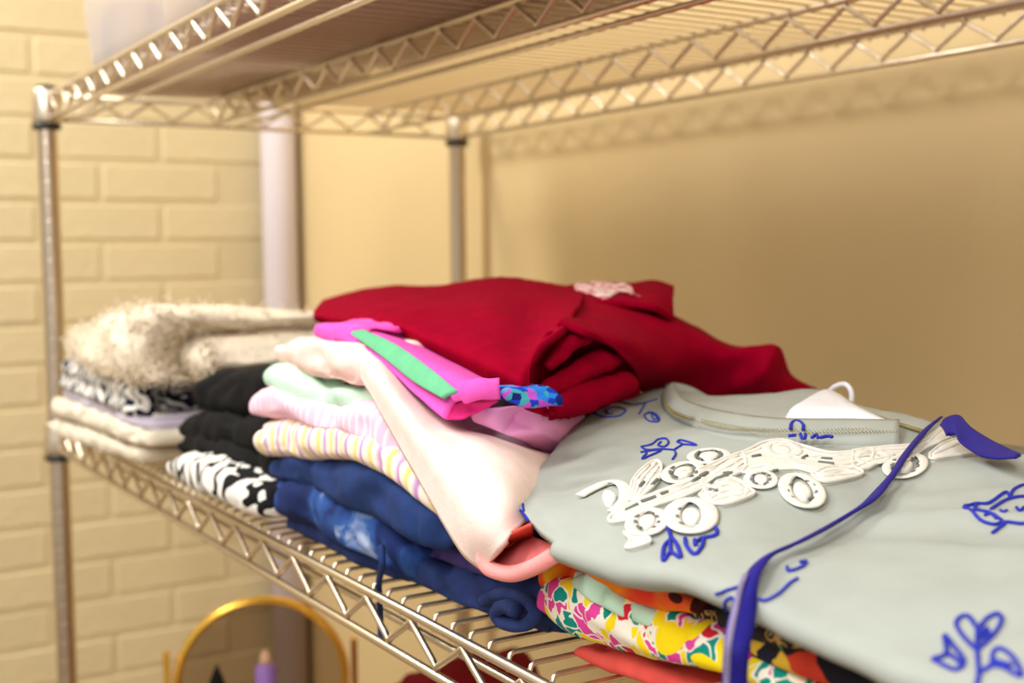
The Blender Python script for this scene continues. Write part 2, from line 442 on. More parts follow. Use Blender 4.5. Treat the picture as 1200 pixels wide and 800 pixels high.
for k in range(2600):
    f_ = fl.data.polygons[rnd.randrange(len(fl.data.polygons))]
    p = f_.center+WORLD[fl]; n_ = f_.normal.copy(); oc = f_.center-Vector((0, -.05, .06))
    if n_.dot(oc) < 0: n_ = -n_
    if p.z < .06: continue
    d = (n_+Vector((rnd.uniform(-1, 1), rnd.uniform(-1, 1), rnd.uniform(-1, 1)))*.9).normalized(); e = Vector((rnd.uniform(-1, 1), rnd.uniform(-1, 1), rnd.uniform(-1, 1)))
    L_ = rnd.uniform(.004, .009)
    m.tube([p, p+d*L_*.5+e*L_*.15, p+d*L_*.8+e*L_*.5, p+d*L_*.7+e*L_], .0005, 3)
m.build('fluff', M_['fluffy'], fl)['kind'] = 'stuff'
# ---- black stack
layer('folded_printed_top', [(192,540,556,-.03),(210,530,573,-.03),(240,540,589,-.03),(275,560,605,-.025),(296,574,607,-.02)], .25, M_['bwprint'],
      'black and white graphic print top at the bottom of the black pile', seed=6)
layer('black_garment', [(207,508,532,-.012),(230,506,545,-.012),(270,516,557,-.008),(312,526,566,0)], .28, M_['black'],
      'black garment folded just above the black and white print', seed=7, group='black garments')
layer('black_garment', [(209,491,512,-.008),(225,482,520,-.01),(270,489,527,-.006),(315,495,535,0)], .28, M_['black'],
      'black garment in the middle of the black pile', seed=8, group='black garments')
layer('black_garment', [(223,447,480,.0),(236,436,488,.0),(270,433,493,.004),(310,431,497,.01),(345,431,497,.02)], .28, M_['black'],
      'black garment on top of the black pile beside the fluffy cream sweater', seed=9, group='black garments', wr=.004)
# ---- middle stack
den = layer('folded_jeans', [(335,604,622,.005),(380,618,648,.005),(440,640,674,.01),(500,658,697,.014),(560,672,722,.02),(612,682,740,.026),(640,690,744,.03)], .28, M_['denim'],
      'dark blue denim garment rolled at the bottom of the middle stack', seed=10, wr=.003)
layer('tie_dye_top', [(293,546,600,-.004),(330,553,613,-.006),(380,570,642,-.006),(420,592,660,-.004),(448,612,680,.0),(470,630,680,.006)], .26, M_['tiedye'],
      'blue tie dye top under the navy sweatshirt', seed=11, wr=.005)
layer('purple_garment', [(470,625,650,.02),(510,636,660,.02),(540,640,672,.02),(572,648,678,.02)], .24, M_['purple'],
      'dusty purple garment tucked between the navy sweatshirt and the denim', seed=12)
layer('navy_sweatshirt', [(312,540,562,.0),(350,534,575,-.006),(400,538,600,-.01),(450,558,632,-.01),(490,588,646,-.006),(520,602,642,.0),(545,618,640,.01)], .26, M_['navy'],
      'navy blue sweatshirt folded under the yellow and purple striped top', seed=13, wr=.005)
layer('striped_top', [(299,492,535,-.012),(330,489,540,-.012),(370,496,540,-.012),(420,508,546,-.012),(460,534,572,-.01),(500,566,602,-.004),(525,592,618,.004)], .15, M_['ystripe'],
      'white top with yellow and purple stripes in the middle stack', seed=14, wr=.003, ridge=.004)
layer('pinstriped_top', [(291,464,486,-.01),(310,456,492,-.012),(350,468,500,-.012),(400,474,512,-.012),(440,480,536,-.01),(480,516,570,-.002),(505,550,590,.006)], .15, M_['pstripe'],
      'pale pink pinstriped top under the mint garment', seed=15, wr=.004)
layer('mint_garment', [(307,433,456,-.002),(322,428,466,-.006),(360,444,477,-.006),(400,456,482,-.004),(450,452,496,.004),(475,470,510,.012)], .15, M_['mint'],
      'pale mint garment beneath the blush pink one', seed=16, wr=.005)
layer('navy_shirt', [(405,438,455,.012),(430,438,456,.012),(455,442,458,.014)], .12, M_['navy'],
      'navy fold showing just above the mint garment', seed=17)
# blush garment: folded body + flap hanging over the near corner
bl = layer('blush_garment', [(321,402,426,.0),(345,395,440,-.006),(380,399,447,-.008),(415,404,452,-.006),(440,408,440,.006)], .2, M_['rose'],
      'blush pink garment whose end hangs down over the near corner of the middle stack', seed=18, wr=.004)
G = grid_px([
 [(420,440,.0),(424,420,-.006),(436,408,.01),(452,404,.03),(468,412,.05)],
 [(438,470,-.012),(446,448,-.018),(462,440,.0),(480,448,.03),(498,470,.06)],
 [(466,522,-.018),(484,500,-.024),(508,488,.0),(530,492,.03),(548,506,.06)],
 [(503,586,-.022),(526,558,-.026),(556,530,-.006),(594,520,.03),(640,530,.09)],
 [(538,645,-.022),(562,608,-.03),(594,572,-.012),(632,552,.04),(680,556,.10)],
 [(566,671,-.016),(584,642,-.026),(608,616,-.014),(640,600,.02),(680,600,.06)]], 60, 44)
wrinkle(G, .0026, 18, 3); wrinkle(G, .0009, 50, 6)
m = MB(); m.sheet(G, .006); m.build('hanging_sleeve', M_['blush'], bl)
# salmon lining of the sleeve end: rim band + inner mouth
G = grid_px([
 [(566,668,-.017),(563,650,-.014),(575,633,-.016),(600,622,-.02),(622,612,-.02)],
 [(572,672,-.014),(568,652,-.006),(579,638,-.004),(602,628,-.004),(624,618,-.004)],
 [(580,664,.0),(577,648,.006),(585,640,.008),(604,634,.008),(625,626,.006)]], 16, 30)
m = MB(); m.sheet(G, .002); m.build('sleeve_lining', cloth('red_salmon_lining', sr(222, 84, 70), .06).m, bl)
G = grid_px([
 [(625,628,.002),(604,636,.002),(588,646,.0),(577,652,-.006),(566,660,-.012)],
 [(640,634,-.006),(612,642,-.006),(592,652,-.008),(582,660,-.011),(570,666,-.014)],
 [(655,640,-.01),(630,652,-.012),(604,664,-.014),(590,668,-.015),(574,671,-.016)],
 [(648,652,-.008),(626,663,-.011),(604,671,-.013),(588,674,-.014),(572,674,-.014)]], 18, 30)
m = MB(); m.sheet(G, .003); m.build('sleeve_cuff', M_['salmon'], bl)

m = MB(); P = [(574,634,-.019),(567,644,-.021),(566,655,-.021),(576,667,-.02),(600,672,-.018),(626,664,-.016),(650,650,-.012)]
m.tube(resample([at(a, b, y=c) for a, b, c in P], 48), [.0008+.0036*min(1, i/16) for i in range(48)], 10); m.build('cuff_rim', cloth('pale_salmon', sr(246, 160, 158), .04).m, bl)
# magenta garment with jade band
mg = layer('magenta_top', [(363,376,392,.004),(390,379,403,.0),(425,386,403,.008),(440,392,404,.024)], .12, M_['magenta'],
      'magenta pink top with a jade green band under the red shirt', seed=19, wr=.003)
G = grid_px([
 [(420,400,.006),(452,428,.0),(486,462,-.004),(519,490,-.006)],
 [(424,392,.012),(458,415,.006),(496,444,.002),(527,470,-.002)],
 [(436,386,.02),(474,406,.016),(515,428,.012),(553,448,.01)],
 [(458,386,.06),(498,400,.07),(540,420,.07),(585,446,.06)]], 24, 40)
wrinkle(G, .0012, 30, 5)
m = MB(); m.sheet(G, .005); m.build('front_panel', M_['magenta'], mg)
G = grid_px([
 [(413,394,.006),(450,421,.001),(486,450,-.004),(520,470,-.0065)],
 [(417,391,.008),(455,414,.003),(492,441,-.002),(528,465,-.005)],
 [(428,389,.012),(466,407,.007),(502,432,.002),(538,461,-.002)]], 10, 40)
for r in G:
    for p in r: p += Vector((.0016, -.0022, .0022))
m = MB(); m.sheet(G, .002); m.build('jade_band', M_['green'], mg)
G = grid_px([
 [(519,490,-.004),(528,478,.0),(545,470,.004)],
 [(540,488,.0),(548,480,.006),(562,472,.01)],
 [(560,484,.01),(570,478,.014),(585,470,.02)]], 12, 12)
m = MB(); m.sheet(G, .002); m.build('folded_inside', M_['hotpink'], mg)
# rolled end and printed scrap, light pink tail
pk = layer('pink_garment', [(552,478,498,.016),(590,478,514,.035),(625,488,532,.08),(650,494,545,.11),(668,500,545,.13)], .03, M_['pink'],
      'bright pink garment between the red shirt and the grey tunic', seed=20, ridge=0)
m = MB(); P = [at(533,464,y=-.002), at(548,459,y=.002), at(565,456,y=.008), at(585,455,y=.016)]
m.tube(resample(P, 16), [.004]*4+[.0065]*12, 12); m.noise(.0015, 60, 2); m.build('rolled_hem', M_['magenta'], mg)
bp = layer('blue_print_scarf', [(574,454,470,.02),(592,457,474,.022),(608,466,479,.028)], .03, M_['blueprint'],
      'blue printed fabric peeking out under the front of the red shirt', seed=21, ridge=0)
# ---------------------------------------------------------------- crimson t-shirt
G = grid_px([
 [(368,374,.05),(405,385,.05),(450,387,.05),(500,414,.05),(560,450,.05),(606,478,.05),(640,489,.055)],
 [(366,366,.045),(404,374,.04),(452,375,.036),(506,396,.034),(564,424,.034),(606,448,.036),(622,452,.045)],
 [(369,360,.06),(407,361,.06),(458,359,.06),(514,372,.06),(574,390,.06),(612,412,.06),(630,408,.062)],
 [(375,354,.10),(412,350,.10),(462,346,.10),(519,350,.11),(577,357,.11),(628,378,.11),(664,379,.10)],
 [(383,350,.16),(418,342,.18),(465,335,.18),(524,333,.2),(579,324,.22),(632,330,.22),(684,345,.2)],
 [(400,352,.28),(430,345,.30),(470,341,.32),(524,338,.34),(579,330,.36),(632,333,.36),(690,338,.34)]], 50, 84)
wrinkle(G, .0030, 13, 8, (.6, 1.2, 1)); wrinkle(G, .0012, 42, 9, (1.2, .6, 1))
m = MB(); m.sheet(G, .004); tee = m.build('red_t_shirt', M_['red'])
tag(tee, 'crimson red t-shirt with a white print folded loosely on top of the middle stack', 't-shirt')
G = grid_px([
 [(655,376,.095),(690,389,.11),(722,410,.14),(742,432,.17),(752,462,.23),(775,488,.29),(830,500,.33),(900,508,.37),(975,500,.42)],
 [(664,372,.12),(705,384,.14),(742,402,.16),(775,425,.21),(800,448,.27),(825,468,.30),(868,478,.33),(915,482,.35),(974,480,.41)],
 [(680,352,.19),(724,366,.2),(762,384,.22),(806,404,.26),(840,420,.29),(868,432,.31),(892,438,.30),(918,448,.34),(966,462,.41)],
 [(688,342,.24),(736,352,.26),(776,366,.27),(820,390,.29),(852,404,.31),(884,405,.32),(912,408,.33),(926,440,.37),(957,455,.42)],
 [(692,338,.33),(742,346,.33),(778,362,.34),(822,388,.35),(856,404,.36),(886,407,.37),(914,410,.38),(928,440,.41),(952,455,.45)]], 44, 80)
wrinkle(G, .0032, 16, 11, (1, 1, 1)); wrinkle(G, .0012, 45, 12)
m = MB(); m.sheet(G, .004); m.build('shirt_body', M_['red'], tee)
# raised neckline fold with white print
G = grid_px([
 [(652,352,.19),(690,352,.20),(730,352,.22),(768,358,.24),(790,372,.26)],
 [(660,338,.21),(695,340,.23),(735,341,.25),(770,342,.27),(789,352,.28)],
 [(668,333,.25),(700,331,.27),(738,331,.29),(768,328,.31),(790,335,.32)],
 [(668,336,.30),(700,336,.32),(738,336,.34),(768,334,.35),(788,340,.36)]], 26, 40)
wrinkle(G, .001, 30, 4)
m = MB(); m.sheet(G, .005); fold = m.build('neck_fold', M_['red'], tee)
TB = BVHTree.FromPolygons([p for p in m.v], m.f)
# dark hollow inside the rolled front
G = grid_px([
 [(645,487,.055),(628,474,.06),(622,440,.065),(634,408,.07),(664,380,.10)],
 [(664,486,'x',1.06),(645,470,'x',1.05),(640,440,'x',1.04),(650,412,'x',1.04),(680,390,'x',1.045)],
 [(690,480,'x',1.03),(668,460,'x',1.025),(664,438,'x',1.02),(680,418,'x',1.02),(705,402,'x',1.03)],
 [(722,480,'x',1.01),(708,464,'x',1.01),(702,446,'x',1.0),(716,432,'x',1.0),(738,420,'x',1.01)],
 [(760,484,'x',.97),(754,470,'x',.98),(750,456,'x',.985),(752,444,'x',.985),(756,434,'x',.985)]], 36, 36)
wrinkle(G, .006, 40, 21, (1, 1.3, 1.3))
m = MB(); m.sheet(G, .003); m.build('inner_fold', M_['red'], tee)
for P, r in (([(634,462,1.075),(655,450,1.06),(680,436,1.05),(705,424,1.04),(722,418,1.03)], .008), ([(640,480,1.075),(672,470,1.06),(705,458,1.045),(738,448,1.03)], .010), ([(640,430,1.06),(655,415,1.055),(670,402,1.05),(688,396,1.045)], .006)):
    m = MB(); W = resample([at(a, b, x=c) for a, b, c in P], 24); m.tube(W, [r*(.5+.5*math.sin(PI*(.12+.76*i/23))) for i in range(24)], 12); m.noise(.0025, 50, r*1000)
    m.build('inner_fold', M_['red'], tee)
# ---------------------------------------------------------------- near stack under the tunic
layer('coral_ribbed_garment', [(668,757,768,.03),(700,760,788,.025),(750,775,803,.02),(800,792,822,.02),(860,812,840,.03),(940,835,862,.03)], .24, M_['coral'],
      'coral ribbed garment at the bottom of the near stack', seed=30, wr=.0015)
layer('floral_blouse', [(629,688,718,.012),(642,668,740,.006),(680,680,758,.002),(730,700,770,.0),(780,722,786,-.002),(830,738,792,-.002),(880,765,802,.0),(950,800,835,.0)], .25, M_['floral'],
      'yellow, teal and magenta floral blouse on the coral garment', seed=31, wr=.0035, wscale=34)
layer('orange_print_top', [(630,664,690,.016),(650,658,688,.012),(680,664,700,.014),(720,684,712,.02)], .2, M_['orange'],
      'orange and yellow print fold above the floral blouse', seed=32)
layer('mint_garment', [(665,671,686,.004),(680,666,704,.0),(700,678,714,-.002),(722,698,724,-.002),(760,716,736,.0)], .2, M_['mint'],
      'pale mint and white fold above the floral blouse', seed=33)
layer('leopard_print_top', [(640,640,662,.01),(670,646,670,.006),(700,654,690,.002),(735,664,712,-.003),(765,676,716,-.003),(800,694,716,.0)], .24, M_['leopard'],
      'orange leopard print top right under the grey tunic', seed=34)
layer('beige_garment', [(820,800,830,.01),(880,802,840,.005),(960,812,860,.0),(1060,840,890,.0),(1200,880,930,.0)], .25, M_['beige'],
      'beige garment low in the near stack below the paisley one', seed=37)
layer('dark_print_garment', [(880,745,772,.0),(930,752,800,-.006),(980,770,815,-.006),(1040,785,835,-.004),(1120,810,860,.0),(1220,840,890,.0)], .26, M_['darkprint'],
      'dark multicoloured print garment under the front edge of the grey tunic', seed=36)
layer('paisley_garment', [(776,700,724,.016),(810,702,732,.01),(850,716,744,.004),(900,736,762,-.002),(960,752,778,-.004),(1030,772,800,-.004),(1120,800,835,.0),(1240,840,880,.0)], .27, M_['paisley'],
      'dark brown and gold paisley garment directly below the grey tunic', seed=35)

# ---------------------------------------------------------------- grey tunic
LE = [at(650,634,y=-.024), at(624,612,y=-.016), at(604,588,y=-.004), at(621,562,y=.03), at(655,520,y=.08), at(690,481,y=.14), at(738,466,y=.2), at(776,454,y=.245), at(850,470,y=.30), at(930,468,y=.35)]
def tz(x, y):
    z = .096+.092*max(0, y+.02)-.08*max(0, y-.22)
    z += .003*math.sin(x*21+y*9)+.002*math.sin(x*37-y*26+1)
    if y < .04: z -= .007*((.04-y)/.064)**2
    yb = .285-.07*max(0, min(1, (x-1.10)/.2)); z -= 1.0*max(0, y-yb)
    # soft folds fanning from the front edge and a hollow near the ribbon
    z += .004*math.exp(-((x-1.42-.6*y)/.02)**2)*math.exp(-((y-.05)/.06)**2)
    z += .005*math.exp(-((x-1.09)/.04)**2-((y-.28)/.03)**2)
    for ax, ay, bx, by, am, wd in ((1.31, .085, 1.47, .15, .0055, .011), (1.36, .05, 1.55, .085, .005, .014), (1.20, .0, 1.235, .075, .004, .010), (1.29, .115, 1.36, .20, -.005, .012), (1.45, -.02, 1.50, .07, .004, .012)):
        dx, dy = bx-ax, by-ay; L2 = dx*dx+dy*dy; u = max(0, min(1, ((x-ax)*dx+(y-ay)*dy)/L2))
        dd = math.hypot(x-ax-u*dx, y-ay-u*dy); z += am*math.sin(PI*(.1+.8*u))*math.exp(-(dd/wd)**2)
    z -= .006*math.exp(-((x-1.36+.5*y)/.025)**2-((y-.09)/.05)**2)
    return z
rows = []
YS = [-.024+(.35+.024)*i/60 for i in range(61)]
def xl(y):
    for a, b in zip(LE, LE[1:]):
        if a.y <= y <= b.y: u = (y-a.y)/(b.y-a.y); return a.lerp(b, u)
    return LE[0] if y < LE[0].y else LE[-1]
NXC = 110
for y in YS:
    l = xl(y); r = []
    for j in range(NXC+1):
        u = j/NXC; x = l.x+(1.60-l.x)*u
        zz = tz(x, y); bl_ = math.exp(-((x-l.x)/.06)**2)
        z = zz*(1-bl_)+l.z*bl_
        r.append(Vector((x, y, z+.0022*noise.noise(Vector((x*20, y*26, 3)))+.0008*noise.noise(Vector((x*60, y*60, 5))))))
    rows.append(r)
# front edge: roll under
front = rows[0]; pre = []
for k, (dy, dz) in enumerate([(.07, -.011), (.03, -.012), (.010, -.012), (.001, -.010), (-.003, -.006), (-.002, -.002)]):
    pre.append([Vector((p.x+(.004 if k < 3 else 0), p.y+dy, p.z+dz*(1+.25*noise.noise(Vector((p.x*14, 1.5, 2)))))) for p in front])
rows = pre+rows
m = MB(); m.sheet(rows, .005)
tun = m.build('grey_tunic', M_['grey'])
tag(tun, 'grey sage tunic with white lace, blue embroidery and a blue ribbon on the near stack', 'tunic')
TUN = BVHTree.FromPolygons(m.v, m.f)
def on(px, py, off=.001, bvh=None):
    d = (CR*((px-600)/F) + CU*(-(py-400)/F) + fwd).normalized()
    loc, nr_, i, dist = (bvh or TUN).ray_cast(CAM, d)
    if loc is None: return None
    if nr_.dot(d) > 0: nr_ = -nr_
    return loc+nr_*off
def onpath(P, off=.001, n=None, smooth=True):
    Q = [(a[0], a[1]) for a in P]
    n = n or max(6, len(Q)*5)
    Q = [cat(Q, i*(len(Q)-1)/(n-1)) for i in range(n)] if smooth else Q
    return [q for q in (on(a, b, off) for a, b in Q) if q is not None]
# folded-under second layer of the tunic
m = MB()
secs = []
for i in range(20):
    x = 1.17+i*.021; y0 = .0
    secs.append([Vector((x, y0+.02, .076)), Vector((x, y0+.3, .095)), Vector((x, y0+.3, .103)), Vector((x, y0+.02, .082))])
m.loft(secs); m.build('folded_back_panel', M_['grey'], tun)

class PM(MB):
    """photo-traced shapes laid on a garment surface"""
    def cv(s, P, o, k): return [(o[0]+a/k, o[1]+b/k) for a, b in P]
    def cord(s, P, r, off=.0015, bvh=None, closed=False, flat=None, n=None):
        n = n or max(8, len(P)*6)
        if closed: P = list(P)+[P[0]]
        Q = [cat(P, i*(len(P)-1)/(n-1)) for i in range(n)]
        W = [q for q in (on(a, b, off, bvh) for a, b in Q) if q is not None]
        if closed: W = W[:-1]
        if len(W) > 2: s.tube(W, r, 8 if flat else 6, closed, 0, flat)
    def blob(s, P, e=.0012, c=.003, bvh=None, th=.0012, rough=0):
        P = list(P)+[P[0]]; n = max(20, len(P)*4)
        Q = [cat(P, i*(len(P)-1)/n) for i in range(n)]
        cx = sum(q[0] for q in Q)/n; cy = sum(q[1] for q in Q)/n
        rings = []
        for k, (sc, of) in enumerate(((1, e), (.93, c), (.6, c), (.3, c))):
            g = []
            for i, (a, b) in enumerate(Q):
                p = on(cx+(a-cx)*sc, cy+(b-cy)*sc, of+rough*random.random(), bvh)
                if p is None: p = g[-1] if g else on(cx, cy, of, bvh)
                if p is None: return
                g.append(p)
            rings.append(g)
        mid = on(cx, cy, c, bvh)
        if mid is None: return
        lo = [p-Vector((0, 0, th)) for p in rings[0]]
        s.loft([lo]+rings, True, False)
        o = len(s.v); s.v.append(mid); base = o-n
        for i in range(n): s.f.append((base+i, base+(i+1) % n, o)); s.mi.append(0)
    def ring(s, c, rx, ry, rot, o, k, r, off=.0013, inner=.48):
        a0 = math.radians(rot); pts = []
        for i in range(14):
            a = 2*PI*i/14; x, y = rx*math.cos(a), ry*math.sin(a)
            pts.append((c[0]+x*math.cos(a0)-y*math.sin(a0), c[1]+x*math.sin(a0)+y*math.cos(a0)))
        s.cord(s.cv([(c[0]+(p[0]-c[0])*.86, c[1]+(p[1]-c[1])*.86) for p in pts], o, k), r, off, closed=True, n=60, flat=.25)
        if inner: s.blob(s.cv([(c[0]+(p[0]-c[0])*inner, c[1]+(p[1]-c[1])*inner) for p in pts], o, k), .0004, .0020)
# ---- collar band, inside of the neck, label
def strip(L, U, offL, offU, n, nm, mat, th=.0022, rows=6, parent=tun, bulge=.003):
    A = onpath(L, offL, n); B = onpath(U, offU, n); k = min(len(A), len(B)); A, B = A[:k], B[:k]
    G = [[a.lerp(b, r/(rows-1))+Vector((0, -.2, .8))*bulge*math.sin(PI*r/(rows-1)) for a, b in zip(A, B)] for r in range(rows)]
    m = MB(); m.sheet(G, th); return m.build(nm, mat, parent)
Lp = [(774,466),(779,483),(800,496),(850,512),(905,520),(985,521),(1062,523)]
Up = [(788,455),(795,470),(812,481),(850,492),(905,500),(985,502),(1054,503)]
strip(Lp, Up, .0005, .006, 60, 'collar_band', M_['grey'])
G = grid_px([[(775,466,.243),(779,452,.246),(790,448,.25),(810,453,.262),(829,463,.275)],
             [(782,474,.243),(790,464,.248),(799,461,.252),(813,465,.262),(827,471,.272)]], 8, 30)
m = MB(); m.sheet(G, .002); m.build('collar_back', M_['grey'], tun)
m = PM(); path = [(777,472),(783,487),(804,498),(850,509),(905,515),(985,514),(1056,513)]
for dd in (-1.8, 1.8):
    Q = [cat(path, i*(len(path)-1)/110) for i in range(111)]
    for i in range(0, 110):
        a, b = Q[i], Q[i+1]
        b = (a[0]+(b[0]-a[0])*.62, a[1]+(b[1]-a[1])*.62); pa, pb = on(a[0], a[1]+dd-1.2, .0050), on(b[0], b[1]+dd+1.2, .0050)
        if pa and pb and (pa-pb).length < .02: m.tube([pa, pb], .00032, 4)
m.build('chain_stitch', gold_thread, tun)['kind'] = 'stuff'
m = PM(); m.blob([(919,500),(924,486),(945,472),(966,461),(984,467),(1005,482),(1036,497),(1044,502),(985,502)], .001, .004, rough=.0); m.build('white_lining', white_lin, tun)
m = PM()
loop = [(969,462),(978,453),(990,450),(997,457),(998,468),(994,480)]
W = resample([at(a, b, y=.285) for a, b in loop], 24); m.tube(W, .0017, 8); m.build('hanger_loop', white_lin, tun)
m = PM(); path = [(1002,482),(1030,492),(1060,502),(1082,509)]
Q = [cat(path, i*3/60) for i in range(61)]
for i in range(60):
    pa, pb = on(Q[i][0], Q[i][1]-1.5, .002), on(Q[i+1][0], Q[i+1][1]+1.5, .002)
    if pa and pb and (pa-pb).length < .02: m.tube([pa, pb], .00032, 4)
m.build('chain_stitch', gold_thread, tun)['kind'] = 'stuff'
# ---- lace applique
RIBS = [((670, 510), [[(400,400),(440,300),(530,195)],[(420,400),(480,310),(545,220)],[(385,390),(410,300),(490,205)],[(850,400),(940,340),(1060,330)],[(860,420),(960,370),(1070,365)],[(880,435),(980,405),(1075,390)],
   [(260,540),(420,470),(600,395),(780,320),(940,240),(1070,170)],[(250,520),(400,445),(580,370),(760,300),(900,230),(1050,150)],[(280,555),(440,490),(620,420),(800,345),(960,270),(1075,200)]]),
 ((820, 490), [[(60,420),(160,430),(310,480)],[(50,450),(160,465),(290,500)],[(60,490),(150,505),(250,525)],[(0,380),(160,310),(330,260),(480,250),(640,270),(820,290),(1060,260)],[(0,360),(150,290),(320,235),(420,190)],[(640,215),(820,255),(1060,230)],
   [(560,300),(700,330),(860,320),(980,300)],[(760,360),(870,345),(1000,360)],[(760,385),(860,375),(960,372)],[(200,350),(330,320),(460,310)]]),
 ((1000, 470), [[(0,360),(180,330),(360,310),(480,260)],[(0,400),(120,390),(260,360)],[(460,280),(520,220),(565,190)],[(500,355),(600,310),(700,275),(780,305)]])]
K = 5.335; o1, o2, o3 = (670, 510), (820, 490), (1000, 470)
m = PM()
for o, P in ((o1, [(370,410),(385,300),(450,220),(525,175),(562,200),(545,290),(470,375),(400,425)]),
             (o1, [(330,625),(440,640),(495,670),(470,695),(350,722),(375,670)]),
             (o1, [(800,390),(880,320),(1000,285),(1090,330),(1085,395),(985,440),(900,447),(840,420)]),
             (o1, [(250,560),(240,530),(300,480),(450,410),(600,350),(760,290),(900,210),(1010,150),(1075,130),(1080,230),(900,310),(700,400),(520,460),(370,540)]),
             (o2, [(10,420),(100,375),(200,390),(320,462),(337,490),(220,540),(120,556),(70,530)]),
             (o2, [(-10,345),(150,270),(300,215),(400,165),(520,150),(640,185),(820,232),(980,220),(1075,205),(1075,275),(990,320),(900,345),(760,370),(620,335),(470,340),(330,360),(180,350),(30,400)]),
             (o2, [(700,372),(800,325),(950,325),(1017,360),(900,396),(770,416)]),
             (o3, [(0,325),(200,300),(380,285),(480,235),(560,170),(625,225),(450,310),(380,360),(300,400),(170,400),(80,440),(0,425)]),
             (o3, [(480,345),(560,282),(680,250),(800,300),(780,335),(600,362),(490,378)])):
    Q = m.cv(P, o, K); m.blob(Q, .0004, .0017, rough=.0003); m.cord(Q, .0009, .0016, closed=True, n=len(Q)*6)
m.build('lace_applique', lace_m, tun)
m = PM()
m.cord(m.cv([(60,398),(150,350),(250,312),(325,330),(345,400),(310,460),(260,500)], o1, K),   .0034, .002, flat=.3)
m.blob(m.cv([(195,400),(215,365),(255,365),(285,400),(265,440),(220,445)], o1, K), .0006, .0022)
m.ring((700,245), 130, 66, -14, o1, K, .0030); m.ring((860,142), 130, 50, -4, o1, K, .0026)
m.ring((475,555), 118, 84, -22, o1, K, .0032); m.ring((750,520), 140, 114, 0, o1, K, .0042, .0016, .42)
m.ring((640,470), 140, 98, 38, o2, K, .0032, .0016, .45); m.ring((520,215), 115, 55, 8, o2, K, .0026, .002); m.ring((385,398), 92, 58, 5, o2, K, .0026)
m.ring((325,420), 140, 80, -14, o3, K, .0024, .0016, .35); m.ring((120,370), 110, 46, 0, o3, K, .0020, .0018)
for o, C in RIBS:
    for P in C: m.cord(m.cv(P, o, K), .0007, .0019, n=14)
m.build('lace_scrolls', lace_m, tun)
m = PM()
dk = [[(505,335),(540,300)],[(345,495),(420,458)],[(440,440),(530,410)],[(560,392),(610,378)],[(760,312),(850,258)],[(430,345),(455,315)],[(900,300),(1000,260)],[(860,330),(890,310)]]
for P in dk: m.cord(m.cv([P[0], ((P[0][0]+P[1][0])/2, (P[0][1]+P[1][1])/2), P[1]], o1, K), .0010, .0022)
for P in [[(90,412),(180,385)],[(0,385),(40,365)],[(150,370),(190,365)],[(460,355),(490,350)],[(760,275),(830,280)],[(740,300),(840,310)],[(640,275),(670,260)],[(380,255),(330,265)],[(60,470),(110,480)]]:
    m.cord(m.cv([P[0], ((P[0][0]+P[1][0])/2, (P[0][1]+P[1][1])/2), P[1]], o2, K), .0009, .0022)
for (cx, cy), rx, ry, o in (((750,520),140,114,o1),((640,470),140,98,o2),((475,555),118,84,o1),((700,245),130,66,o1),((860,142),130,50,o1),((385,398),92,58,o2),((325,420),140,80,o3)):
    for i in range(9):
        a = 2*PI*(i+.3)/9
        if i in (2, 6): continue
        x, y = cx+rx*.62*math.cos(a), cy+ry*.62*math.sin(a); dx, dy = -14*math.sin(a), 8*math.cos(a)
        m.cord(m.cv([(x-dx, y-dy), (x, y), (x+dx, y+dy)], o, K), .0010, .0018, flat=.5)
m.build('lace_openwork', cloth('lace_gap_grey', sr(112, 114, 112)).m, tun)['kind'] = 'stuff'
# ---- blue embroidery
def emb(paths, o, k, r=.00062, nm='embroidery'):
    m = PM()
    for P in paths: m.cord(m.cv(P, o, k), r, .0006, n=max(10, len(P)*7))
    m.build(nm, blue_thread, tun)
emb([[(470,182),(447,178),(448,163),(475,150),(512,155),(533,168),(500,192),(440,196),(400,186),(391,170),(420,145),(480,122),(560,138),(620,130),(680,112)],
     [(625,130),(612,155),(596,182)], [(655,192),(664,208),(682,204),(668,188),(640,178),(620,190),(640,214),(680,219),(690,203),(668,180),(636,175)]], (600, 440), 4)
emb([[(435,75),(500,60),(540,30),(590,25),(605,50),(580,75),(540,65),(560,45)], [(435,75),(470,95),(560,90),(640,95)], [(430,110),(560,95),(470,140),(440,150),(470,115)],
     [(640,95),(650,120),(630,155)], [(640,95),(690,60),(660,45),(690,35),(780,65),(690,60)]], o1, K)
emb([[(455,15),(500,40),(560,100),(590,170),(560,270)], [(475,130),(520,150),(565,200),(535,255),(505,200),(480,150)], [(530,10),(540,80),(580,140)], [(560,220),(620,270),(680,300)]], (540, 590), 7.275)
emb([[(600,575),(620,650),(580,700),(575,790),(620,740),(680,770),(660,690),(620,650),(620,740)], [(710,650),(720,700),(770,750),(815,700),(820,650),(770,680)], [(820,650),(900,630),(905,590),(870,575)], [(770,660),(775,695)]], o1, K, .001)
m = PM()
for P in ([(570,130),(580,95),(615,80),(645,100),(650,135)], [(560,178),(600,172)], [(630,165),(640,190),(660,190),(660,165)], [(705,188),(730,172),(740,190)], [(755,190),(800,180),(830,185)]):
    m.cord(m.cv(P, o2, K), .001, .0062)
m.build('embroidery', blue_thread, tun)
emb([[(690,660),(730,655),(770,645),(850,640),(950,575),(980,600),(1000,560),(1067,530),(1150,540)], [(690,670),(740,690),(800,750),(880,775),(950,760),(1067,770),(1150,740)],
     [(860,680),(960,620),(1067,600),(1150,620)], [(780,690),(850,700),(900,740)], [(770,650),(760,680),(800,690)], [(920,690),(940,700),(960,690)], [(1020,670),(1040,690),(1067,670)], [(950,770),(910,800),(870,830)], [(820,720),(870,710),(930,750)]], o3, K, .0008)
